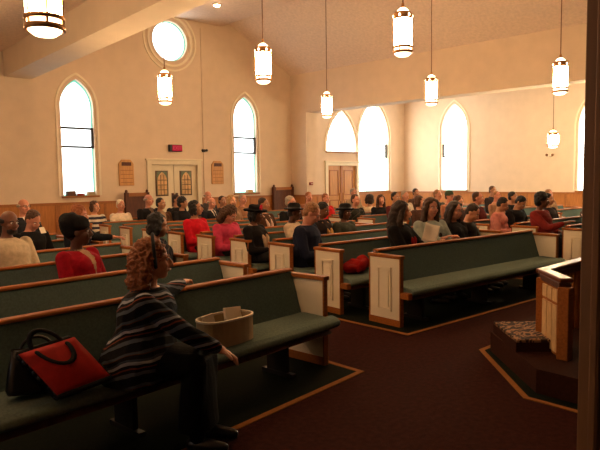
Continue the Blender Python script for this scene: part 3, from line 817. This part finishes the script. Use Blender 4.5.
    if hat == 'cloche':
        e = MB(); e.ell((0, .03, .075), (.112, .125, .090)); e.ell((0, .07, .085), (.115, .105, .10)); e.ell((0, .075, .02), (.10, .08, .08)); e.xf(HM)
        me = remesh(e, .012, 2, (.012, 14, seed)); link('hat', me, cloth(hatc), rt)
    elif hat == 'brim':
        e = MB(); e.lathe([(.10, .045), (.150, .05), (.160, .064), (.150, .074), (.105, .066), (.096, .13), (.07, .155), (.02, .160)], 28, (0, .015, 0)); e.xf(HM @ Matrix.Rotation(-.12, 4, 'X'))
        h = e.build('hat', cloth(hatc), rt, True)
        e = MB(); e.lathe([(.104, .064), (.109, .066), (.107, .09), (.101, .09)], 28, (0, .015, 0), False); e.xf(HM @ Matrix.Rotation(-.12, 4, 'X')); e.build('hat_band', M['leather'], h, True)
    elif hat == 'flower':
        e = MB(); e.lathe([(.10, .045), (.165, .05), (.178, .066), (.165, .08), (.105, .07), (.098, .13), (.06, .150), (.02, .155)], 28, (0, .015, 0)); e.xf(HM)
        me = remesh(e, .012, 1, (.018, 12, seed)); h = link('hat', me, cloth(hatc), rt)
        e = MB()
        for k in range(6): a = 2*PI*k/6; e.ell((-.06 + .026*math.cos(a), -.085, .11 + .026*math.sin(a)), (.022, .016, .022))
        e.xf(HM); e.build('hat_flower', cloth((.55, .02, .04)), h, True)
    elif hat == 'beanie':
        e = MB(); e.ell((0, .020, .060), (.092, .105, .085)); e.xf(HM); me = remesh(e, .012, 1, (.004, 30, 2)); link('hat', me, cloth(hatc), rt)
    if glasses:
        e = MB()
        for s in (-1, 1):
            e.tube([(s*.031 + .022*math.cos(a), -.098, .012 + .017*math.sin(a)) for a in [2*PI*i/12 for i in range(13)]], .002, 5); e.tube([(s*.053, -.096, .015), (s*.078, .0, .01)], .002, 5)
        e.tube([(-.009, -.1, .014), (.009, -.1, .014)], .002, 5); e.xf(HM); e.build('glasses', M['iron'], rt)
    return rt, HM

P = person
BK = (.010, .010, .012)
# left section
P('bald bearded man in a cream shirt at the left edge of the picture', (2.20, 7.41, 1.29), skin='brown', top=(.62, .50, .34), topname='shirt', hair='fringe', hc='black', beard=True, hpitch=.15, sc=1.08, big=1.12)
P('man in black with bowed head and short grey-brown hair near the left edge', (2.90, 8.69, 1.22), skin='pink', top=BK, hair='short', hc='brown', hpitch=.55, lean=.05, sc=1.05, big=1.1)
P('grey-haired man in a dark suit seated behind the bowed man in black', (3.58, 11.17, 1.33), skin='pink', top=(.02, .02, .025), hair='fringe', hc='grey', shirt=(.7, .65, .6), sc=1.08, glasses=True)
P('dark-haired person cut off by the left edge before the wood panelling', (3.02, 11.12, 1.34), skin='tan', top=BK, hair='short', hc='black')
P('woman in a red jacket and black rounded hat in the left section', (2.55, 6.23, 1.22), yaw=rad(28), hyaw=rad(32), skin='dark', top=(.32, .006, .016), topname='jacket', shirt=(.42, .25, .15), hair='short', hc='black', hat='cloche', female=True, sc=1.12, big=1.08, vox=.011)
P('red-haired woman in black leaning an arm on the pew behind the black-hatted woman', (3.60, 8.75, 1.27), yaw=rad(35), hyaw=rad(15), hpitch=.2, skin='pink', top=(.014, .016, .022), hair='bob', hc='red', female=True, sc=1.05, big=1.1, lean=.04, arms={'L': ((.27, -.16, .90), (.38, -.40, .895))})
P('dark-haired woman in black patterned sweater seated behind the curly-haired woman', (3.56, 6.33, 1.22), yaw=rad(40), hyaw=rad(20), hpitch=.15, skin='tan', topmat=striped('patterned_knit', [(0, (.012, .010, .012)), (.55, (.10, .06, .04)), (.66, (.012, .01, .012))], .09, (.5, .6, 0), .12), topname='sweater', hair='bob', hc='black', female=True, sc=1.08, big=1.12, lean=.0)
# middle section, rear rows
P('brown-haired woman in a black-and-white striped top before the left arched window', (5.67, 12.90, 1.20), skin='light', topmat=striped('striped_knit', [(0, (.62, .55, .46)), (.5, (.03, .03, .05))], .11, (0, 0, 0)), topname='sweater', hair='bob', hc='brown', female=True, hyaw=rad(10))
P('white-haired woman in a white sweater at the back of the nave', (6.28, 12.87, 1.21), skin='pink', top=(.78, .66, .50), topname='sweater', hair='short', hc='white', female=True, big=1.12)
P('bald man in a black suit seated before the dark bench left of the doors', (6.98, 12.82, 1.31), skin='pink', top=BK, hair='fringe', hc='grey', shirt=(.12, .07, .05), sc=1.06, big=1.12, hyaw=rad(25))
P('dark-haired person in a brown jacket in front of the white doors', (6.77, 11.88, 1.25), skin='tan', top=(.09, .04, .02), hair='short', hc='black', shirt=(.3, .2, .12), hyaw=rad(20))
P('person in a dark suit before the centre of the white doors', (7.73, 12.78, 1.29), skin='tan', top=(.016, .014, .014), hair='short', hc='dark', hyaw=rad(25))
P('black-haired person in a dark coat before the right white door', (7.32, 11.84, 1.25), skin='tan', top=(.014, .013, .016), hair='afro', hc='black', hyaw=rad(30))
P('black-haired woman in a bright red sweater', (5.87, 9.06, 1.26), yaw=rad(15), hyaw=rad(28), hpitch=-.1, skin='tan', top=(.55, .010, .022), topname='sweater', hair='bob', hc='black', female=True, sc=1.05, big=1.1)
P('bald pink-faced man in the back row right of the doors', (8.62, 12.72, 1.36), skin='pink', top=(.06, .05, .05), hair='fringe', hc='grey')
P('balding man in a dark suit, white shirt and tie right of the red sweater', (8.10, 11.80, 1.22), skin='pink', top=(.014, .014, .02), hair='fringe', hc='grey', shirt=(.75, .68, .6), tie=(.02, .015, .03), hpitch=.1)
P('brown-haired woman in a pink jacket reading with bowed head', (5.93, 8.10, 1.17), yaw=rad(10), hyaw=rad(10), hpitch=.6, lean=.06, skin='pink', top=(.60, .055, .12), topname='jacket', hair='curly', hc='brown', female=True, sc=1.05, big=1.18)
P('blond-haired woman behind the woman in pink', (8.00, 10.85, 1.29), skin='light', top=(.28, .16, .09), hair='bob', hc='blond', female=True)
P('grey-haired person under the right-hand arched window', (9.00, 11.74, 1.28), skin='pink', top=(.30, .15, .08), hair='short', hc='grey')
P('dark-haired person half hidden behind the blond-haired woman', (9.05, 12.69, 1.22), skin='tan', top=(.05, .03, .02), hair='short', hc='dark')
P('woman in black wearing a wide black hat with a red flower', (5.74, 7.16, 1.22), yaw=rad(20), hyaw=rad(15), hpitch=.1, skin='brown', top=(.012, .010, .012), hair='bob', hc='black', hat='flower', female=True, scarf=(.55, .40, .28), big=1.1)
P('man in a brown suit with pale collar behind the flowered black hat', (7.40, 8.97, 1.27), skin='tan', top=(.07, .032, .018), hair='short', hc='dark', scarf=(.62, .45, .36), hyaw=rad(15))
P('grey-haired elderly man in black before the corner bench', (8.90, 9.83, 1.24), skin='pink', top=BK, hair='short', hc='grey', sc=1.12, hyaw=rad(20))
P('woman in a white blouse and small black hat', (6.52, 7.11, 1.21), yaw=rad(25), hyaw=rad(20), hpitch=.15, skin='dark', top=(.72, .58, .42), topname='blouse', hair='short', hc='black', hat='brim', female=True)
P('sandy-haired man in a navy suit with bowed head beside the aisle', (6.01, 6.18, 1.25), yaw=rad(25), hyaw=rad(10), hpitch=.5, lean=.05, skin='pink', top=(.016, .020, .045), hair='short', hc='sandy', sc=1.14, big=1.16, vox=.011)
P('dark-haired woman with a yellow sash beside the man in navy', (7.15, 7.07, 1.22), yaw=rad(10), hpitch=.3, skin='brown', top=(.03, .02, .02), hair='bun', hc='black', female=True, scarf=(.62, .36, .12))
P('woman in a grey-green coat and broad black hat', (7.68, 7.04, 1.16), yaw=rad(0), hyaw=rad(-5), hpitch=.12, skin='brown', top=(.055, .06, .045), topname='coat', hair='bob', hc='black', hat='brim', female=True)
P('reddish-haired person seated before the side room doors, left one of two', (11.18, 11.61, 1.28), skin='pink', top=(.25, .10, .05), hair='short', hc='auburn', hyaw=rad(-10))
P('auburn-haired woman with a red jacket before the side room doors', (10.89, 10.67, 1.25), yaw=rad(-5), skin='pink', top=(.60, .02, .02), hair='short', hc='auburn', female=True)
P('brown-haired woman in dark mottled clothes right of the broad black hat', (10.97, 9.71, 1.22), yaw=rad(-5), skin='pink', topmat=striped('mottled_cloth', [(0, (.03, .03, .024)), (.5, (.07, .06, .04)), (.7, (.02, .02, .02))], .12, (.4, .7, .2), .25), hair='short', hc='brown', female=True, sc=1.1)
P('grey-haired man seated behind the woman in mottled clothes', (12.91, 11.50, 1.35), skin='pink', top=(.3, .2, .12), hair='short', hc='grey')
P('dark-haired woman in a cream top under the bright side window', (12.50, 10.57, 1.18), skin='tan', top=(.66, .50, .34), hair='bob', hc='dark', female=True, yaw=rad(160), sc=1.1)
P('long-haired woman in black under the bright side window', (11.88, 9.65, 1.20), skin='pink', top=BK, hair='long', hc='brown', female=True, yaw=rad(-25))
# right of the middle
gr, gm = P('girl with long brown hair in black turned to the right in the second row', (6.85, 5.17, 1.27), yaw=rad(15), hyaw=rad(20), hpitch=.12, skin='light', top=(.010, .009, .010), hair='long', hc='dark', female=True, sc=1.10, scarf=(.45, .02, .02), vox=.011, big=1.1,
           arms={'L': ((.26, -.20, .72), (.16, -.40, .82)), 'R': ((-.25, -.12, .70), (-.02, -.38, .78))})
lw, lm_ = P('long-haired woman in a pale blue-grey top holding a white sheet', (7.52, 5.13, 1.30), yaw=rad(-20), hyaw=rad(-5), hpitch=.08, skin='pink', top=(.36, .42, .40), topname='top', hair='long', hc='brown', female=True, sc=1.10, scarf=(.03, .02, .02), vox=.011,
            arms={'L': ((.27, -.12, .72), (.12, -.36, .86)), 'R': ((-.27, -.12, .72), (-.10, -.36, .86))})
P('girl with long dark hair in black, right of the white sheet', (8.12, 5.09, 1.23), yaw=rad(0), hyaw=rad(-10), hpitch=.15, skin='pink', top=(.014, .012, .014), hair='long', hc='dark', female=True, sc=1.06, vox=.011)
P('dark-haired boy in a dark shirt bowing his head at the end of the second row', (8.62, 5.08, 1.17), yaw=rad(10), hpitch=.55, lean=.05, skin='light', top=(.03, .024, .022), hair='short', hc='dark', sc=1.04)
P('brown-haired person seated behind the dark-haired girl under the bright arched window', (11.03, 6.83, 1.23), skin='light', top=(.06, .03, .025), hair='bob', hc='brown', female=True)
P('person in a dark green cap under the bright arched window', (12.08, 7.73, 1.31), skin='pink', top=(.35, .14, .08), hair='short', hc='brown', hat='beanie', hatc=(.05, .08, .05))
P('sandy-haired person left of the green cap at the far wall', (12.94, 8.63, 1.31), skin='pink', top=(.06, .06, .05), hair='short', hc='sandy')
P('dark-haired person behind the girl in black, before the side room corner', (11.31, 8.73, 1.29), skin='tan', top=(.10, .02, .02), hair='short', hc='black')
P('grey-haired person before the corner of the side room', (12.83, 9.59, 1.28), skin='pink', top=(.5, .4, .3), hair='short', hc='grey')
P('dark-haired person by the far wall left of the arched window', (15.43, 11.11, 1.29), skin='tan', top=(.06, .03, .02), hair='short', hc='dark')
P('auburn-haired person behind the woman holding the sheet', (10.98, 7.79, 1.22), skin='light', top=(.08, .04, .03), hair='bob', hc='brown', female=True, hyaw=rad(20))
P('tall brown-haired man in a maroon shirt right of the bright arched window', (11.74, 6.79, 1.29), yaw=rad(10), hyaw=rad(18), skin='pink', top=(.13, .022, .020), topname='shirt', hair='crop', hc='brown', sc=1.10, big=1.08)
P('dark-haired woman in a pink top bowing her head', (11.12, 5.87, 1.19), yaw=rad(12), hpitch=.45, lean=.05, hyaw=rad(15), skin='tan', top=(.55, .20, .17), topname='top', hair='short', hc='black', female=True, sc=1.04)
P('small child held up behind the woman in pink', (12.49, 6.74, 1.32), skin='pink', top=(.45, .25, .15), hair='crop', hc='sandy', sc=.85)
P('dark-haired person in black above the woman in pink at the wood panelling', (15.80, 8.66, 1.36), skin='tan', top=(.03, .02, .02), hair='short', hc='brown', sc=1.0)
P('man in a black shirt bowing his head over the pew end', (11.80, 5.83, 1.20), yaw=rad(-5), hpitch=.75, lean=.08, skin='tan', top=(.012, .010, .012), topname='shirt', hair='short', hc='black', sc=1.05, big=1.15,
  arms={'R': ((-.30, -.20, .72), (-.16, -.44, .84)), 'L': ((.28, -.18, .72), (.10, -.40, .80))})
P('dark-haired person seated behind the man in the black shirt', (13.15, 6.68, 1.27), skin='tan', top=(.02, .02, .02), hair='short', hc='black', hyaw=rad(20))
P('black-haired person in a maroon jacket resting an elbow on the pew end', (10.84, 4.93, 1.30), yaw=rad(0), hyaw=rad(25), hpitch=.1, lean=-.04, legdir=rad(-20), skin='brown', top=(.22, .022, .018), hair='afro', hc='black', sc=1.06, big=1.15,
  arms={'R': ((-.26, -.24, .80), (-.14, -.46, .90))})
P('dark-haired person half hidden right behind the maroon jacket', (12.98, 5.76, 1.24), skin='tan', top=(.03, .02, .02), hair='short', hc='black', hyaw=rad(30))
P('person with light brown hair far behind the maroon jacket at the panelling', (16.62, 7.37, 1.25), skin='pink', top=(.3, .18, .1), hair='short', hc='sandy')
P('person in grey mostly hidden by the dark post, an arm along the pew', (12.95, 4.84, 1.20), skin='pink', top=(.10, .08, .07), hair='short', hc='brown',
  arms={'R': ((-.42, -.20, .96), (-.64, -.28, .98))})

# sheet held by the long-haired woman
mb = MB(); pts = []
for i in range(7):
    for j in range(7):
        a = i/6 - .5; b = j/6 - .5
        pts.append(Vector((a*.21, .02*math.cos(a*4) , b*.27)))
fs = [(i*7+j, (i+1)*7+j, (i+1)*7+j+1, i*7+j+1) for i in range(6) for j in range(6)]
mb.add(pts, fs); o = mb.build('paper_sheet', M['paper'], None, True); so = o.modifiers.new('s', 'SOLIDIFY'); so.thickness = .002
o.location = (7.02, 4.80, .97); o.rotation_euler = (rad(-18), rad(16), rad(-48)); tag(o, 'white paper sheet held up by the long-haired woman', 'paper')

# ------------------------------------------------------------------ foreground woman
jk = striped('striped_cardigan', [(0, (.007, .007, .009)), (.14, (.085, .10, .12)), (.25, (.009, .009, .011)), (.34, (.20, .045, .02)), (.38, (.009, .009, .011)), (.47, (.30, .31, .34)), (.56, (.04, .05, .065)), (.64, (.007, .007, .009)), (.77, (.09, .035, .02)), (.80, (.06, .068, .08)), (.88, (.008, .008, .01))], .20, (.22, -.34, 0), .06)
WX, WY, WZ = 1.965, 3.56, 1.215
wy = rad(58)
def w2l(p):                                                # world -> woman's local frame
    lean = .10
    hl = Vector((.06, -lean - .03, WZ)); Rm = Matrix.Rotation(wy, 4, 'Z'); w = Rm @ hl
    return Rm.inverted() @ (Vector(p) - Vector((WX - w.x, WY - w.y, 0)))
wm, WHM = P('curly-haired woman in a dark striped cardigan, seated sideways on the front left pew', (WX, WY, WZ), yaw=wy, hyaw=rad(3), hpitch=.02, lean=.10, skin='light', topmat=jk, topname='cardigan',
            bottom=(.003, .003, .003), hair='curly', hc='auburn', female=True, sc=1.06, big=1.42, vox=.0075, coat=.06, seat=.465, legdir=rad(-22), skirt=True, tilt=.06,
            arms={'L': (w2l((2.30, 3.98, .90)), w2l((2.55, 4.17, .915))), 'R': (w2l((1.99, 3.20, .77)), w2l((2.18, 3.14, .65)))})
mb = MB(); mb.tube([(.121*math.sin(a), .0 + .012*math.cos(a), .045 + .128*math.cos(a)) for a in [rad(-125 + 250*i/20) for i in range(21)]], .011, 8); mb.xf(WHM); mb.build('hair_band', M['black'], wm, True)

# ------------------------------------------------------------------ things on the front left pew
def pew_pt(s, dy, z):                                       # along the front left pew from its right end
    return Vector((3.84 - s*math.cos(TL) - dy*-math.sin(TL)*-1, 4.30 - s*math.sin(TL) + dy*math.cos(TL), z))
t = thing('paper_box', 'cream oval box of papers on the seat of the front left pew', 'box', (2.68, 3.76, .478), TL)
def oval(rx, ry, n=28): return [(rx*math.copysign(abs(math.cos(a))**.75, math.cos(a)), ry*math.copysign(abs(math.sin(a))**.75, math.sin(a))) for a in [2*PI*i/n for i in range(n)]]
mb = MB(); ring_strip(mb, oval(.25, .14), oval(.24, .13), lambda x, y, d: Vector((x, y, d)), 0, .20); mb.build('box_wall', M['card'], t)
mb = MB(); mb.prism(oval(.245, .135), lambda x, y: Vector((x, y, 0)), lambda x, y: Vector((x, y, .012))); mb.build('box_floor', M['card'], t)
mb = MB(); ring_strip(mb, oval(.255, .145), oval(.24, .13), lambda x, y, d: Vector((x, y, d)), .19, .205); mb.build('rim', M['paper'], t)
def sheets(lab, loc, rot, w, h):
    mb = MB(); mb.box((-w/2, -.012, 0), (w/2, .012, h)); o = mb.build('papers', M['paper'], None, bevel=.003); o.location = loc; o.rotation_euler = rot; tag(o, lab, 'papers', None)
sheets('white papers standing up at the right side of the cream oval box', (2.80, 3.79, .492), (rad(-14), rad(6), TL + .1), .19, .235)
sheets('small white papers at the left end of the cream oval box', (2.55, 3.72, .492), (rad(-6), rad(-12), TL - .2), .09, .235)

# red tote bag
t = thing('tote_bag', 'red tote bag with black handles lying against the front left pew', 'bag', (1.40, 3.46, .49), TL)
BR = Matrix.Translation((0, 0, .012)) @ Matrix.Rotation(rad(-10), 4, 'Z') @ Matrix.Rotation(rad(-28), 4, 'X') @ Matrix.Rotation(rad(-8), 4, 'Y') @ Matrix(((1, 0, -.42, 0), (0, 1, 0, 0), (0, 0, 1, 0), (0, 0, 0, 1)))
def bagface(y, w0, w1, h, bulge):
    rows = []
    for i in range(9):
        tt = i/8; w_ = w0 + (w1-w0)*tt
        rows.append([Vector((w_*(j/8 - .5), y - bulge*math.sin(PI*tt)*math.sin(PI*j/8) + .006*noise.noise(Vector((i*.6, j*.6, y*9))), h*tt)) for j in range(9)])
    return rows
fr = bagface(-.05, .33, .33, .31, .035); bk = bagface(.05, .33, .33, .31, -.02)
mb = MB(); vs = [p for r in fr for p in r]; fs = [(i*9+j, i*9+j+1, (i+1)*9+j+1, (i+1)*9+j) for i in range(8) for j in range(8)]
mb.add(vs, fs); mb.xf(BR); o = mb.build('front_panel', M['redbag'], t, True); so = o.modifiers.new('s', 'SOLIDIFY'); so.thickness = .008
mb = MB(); mb.add([p for r in bk for p in r], fs)
n0 = len(mb.v)
for i in range(8):
    for c in (0, 8): mb.add([fr[i][c] + Vector((0, .004, 0)), bk[i][c], bk[i+1][c], fr[i+1][c] + Vector((0, .004, 0))], [(0, 1, 2, 3)])
for j in range(8): mb.add([fr[0][j] + Vector((0, .004, 0)), bk[0][j], bk[0][j+1], fr[0][j+1] + Vector((0, .004, 0))], [(0, 1, 2, 3)])
mb.xf(BR); o = mb.build('side_panel', M['leather'], t, True); so = o.modifiers.new('s', 'SOLIDIFY'); so.thickness = .008
mb = MB(); mb.box((-.17, -.058, -.012), (.17, .055, .01)); mb.xf(BR); mb.build('base', M['black'], t, bevel=.006)
mb = MB(); mb.box((-.16, -.035, .29), (.165, .055, .335)); mb.xf(BR); mb.build('black_lining', M['black'], t, bevel=.015)
for y, dz in ((-.058, -.10), (-.02, .10)):
    pts = [(-.08, y, .285)] + [(-.09*math.cos(a) + .01, y - .03*math.sin(a), .29 + dz*math.sin(a)*(1.25)) for a in [PI*i/12 for i in range(1, 12)]] + [(.10, y, .285)]
    mb = MB(); mb.tube(pts, .014, 8); mb.xf(BR); mb.build('handle', M['black'], t, True)
# black handbag beside it
t = thing('handbag', 'shiny black handbag tucked behind the red tote bag', 'bag', (1.17, 3.60, .49), TL)
BR2 = Matrix.Rotation(rad(-14), 4, 'X') @ Matrix.Rotation(rad(10), 4, 'Y')
mb = MB(); mb.loft([[Vector((rx*x, ry*y, z)) for x, y in oval(1, 1)] for z, rx, ry in ((0, .16, .055), (.03, .175, .065), (.16, .165, .055), (.26, .15, .03))]); mb.xf(BR2); mb.build('bag_body', M['leather'], t, True)
mb = MB(); mb.tube([(-.10 + .10*(1-math.cos(a)), .0, .25 + .09*math.sin(a)) for a in [PI*i/10 for i in range(11)]], .010, 8); mb.xf(BR2); mb.build('strap', M['leather'], t, True)
mb = MB(); mb.box((-.15, -.012, .255), (.15, .012, .27)); mb.xf(BR2); mb.build('zip', M['iron'], t)

# red jacket left lying on the second middle pew
mb = MB(); mb.ell((0, 0, .05), (.20, .15, .065)); mb.ell((.16, .02, .06), (.14, .10, .07)); mb.ell((-.15, -.03, .035), (.12, .12, .05)); mb.tube([(.1, -.05, .09), (.0, -.14, .06), (-.14, -.15, .03)], [.05, .045, .04])
me = remesh(mb, .012, 2, (.03, 9, 4)); o = bpy.data.objects.new('folded_jacket', me); C.objects.link(o); me.name = 'folded_jacket'; me.materials.append(cloth((.32, .010, .010)))
o.location = (5.96, 5.27, .515); o.scale = (.95, .9, 1.35); tag(o, 'red jacket lying on the seat of the second pew in the middle section', 'jacket')
# book resting on a pew rail far back
def book(lab, loc, rz, m):
    t = thing('hymn_book', lab, 'book', loc, rz)
    mb = MB(); mb.box((-.12, -.085, 0), (.12, .085, .006)); mb.box((-.12, -.085, .034), (.12, .085, .04)); mb.box((-.12, .079, .004), (.12, .085, .036)); mb.build('cover', m, t)
    mb = MB(); mb.box((-.115, -.08, .006), (.115, .079, .034)); mb.build('pages', M['paper'], t)
book('red hymn book lying on the seat of the third pew in the middle section', (7.25, 6.1, .487), .3, M['redbox'])
# sheet of paper in the lap of the boy in the second row / paper held by the bowed man on the left
mb = MB(); mb.box((-.05, -.045, 0), (.05, .045, .004)); o = mb.build('paper_sheet', M['paper']); o.location = (2.92, 8.40, 1.10); o.rotation_euler = (rad(65), 0, rad(30)); tag(o, 'small white paper in front of the bowed man in black', 'paper')

# ------------------------------------------------------------------ light and view
wd = bpy.data.worlds.new('World'); scene.world = wd; wd.use_nodes = True
wd.node_tree.nodes['Background'].inputs[0].default_value = (1, .75, .5, 1); wd.node_tree.nodes['Background'].inputs[1].default_value = .01
vs = scene.view_settings; vs.view_transform = 'Standard'; vs.look = 'None'; vs.exposure = -0.12; vs.gamma = 1.0; vs.use_curve_mapping = False
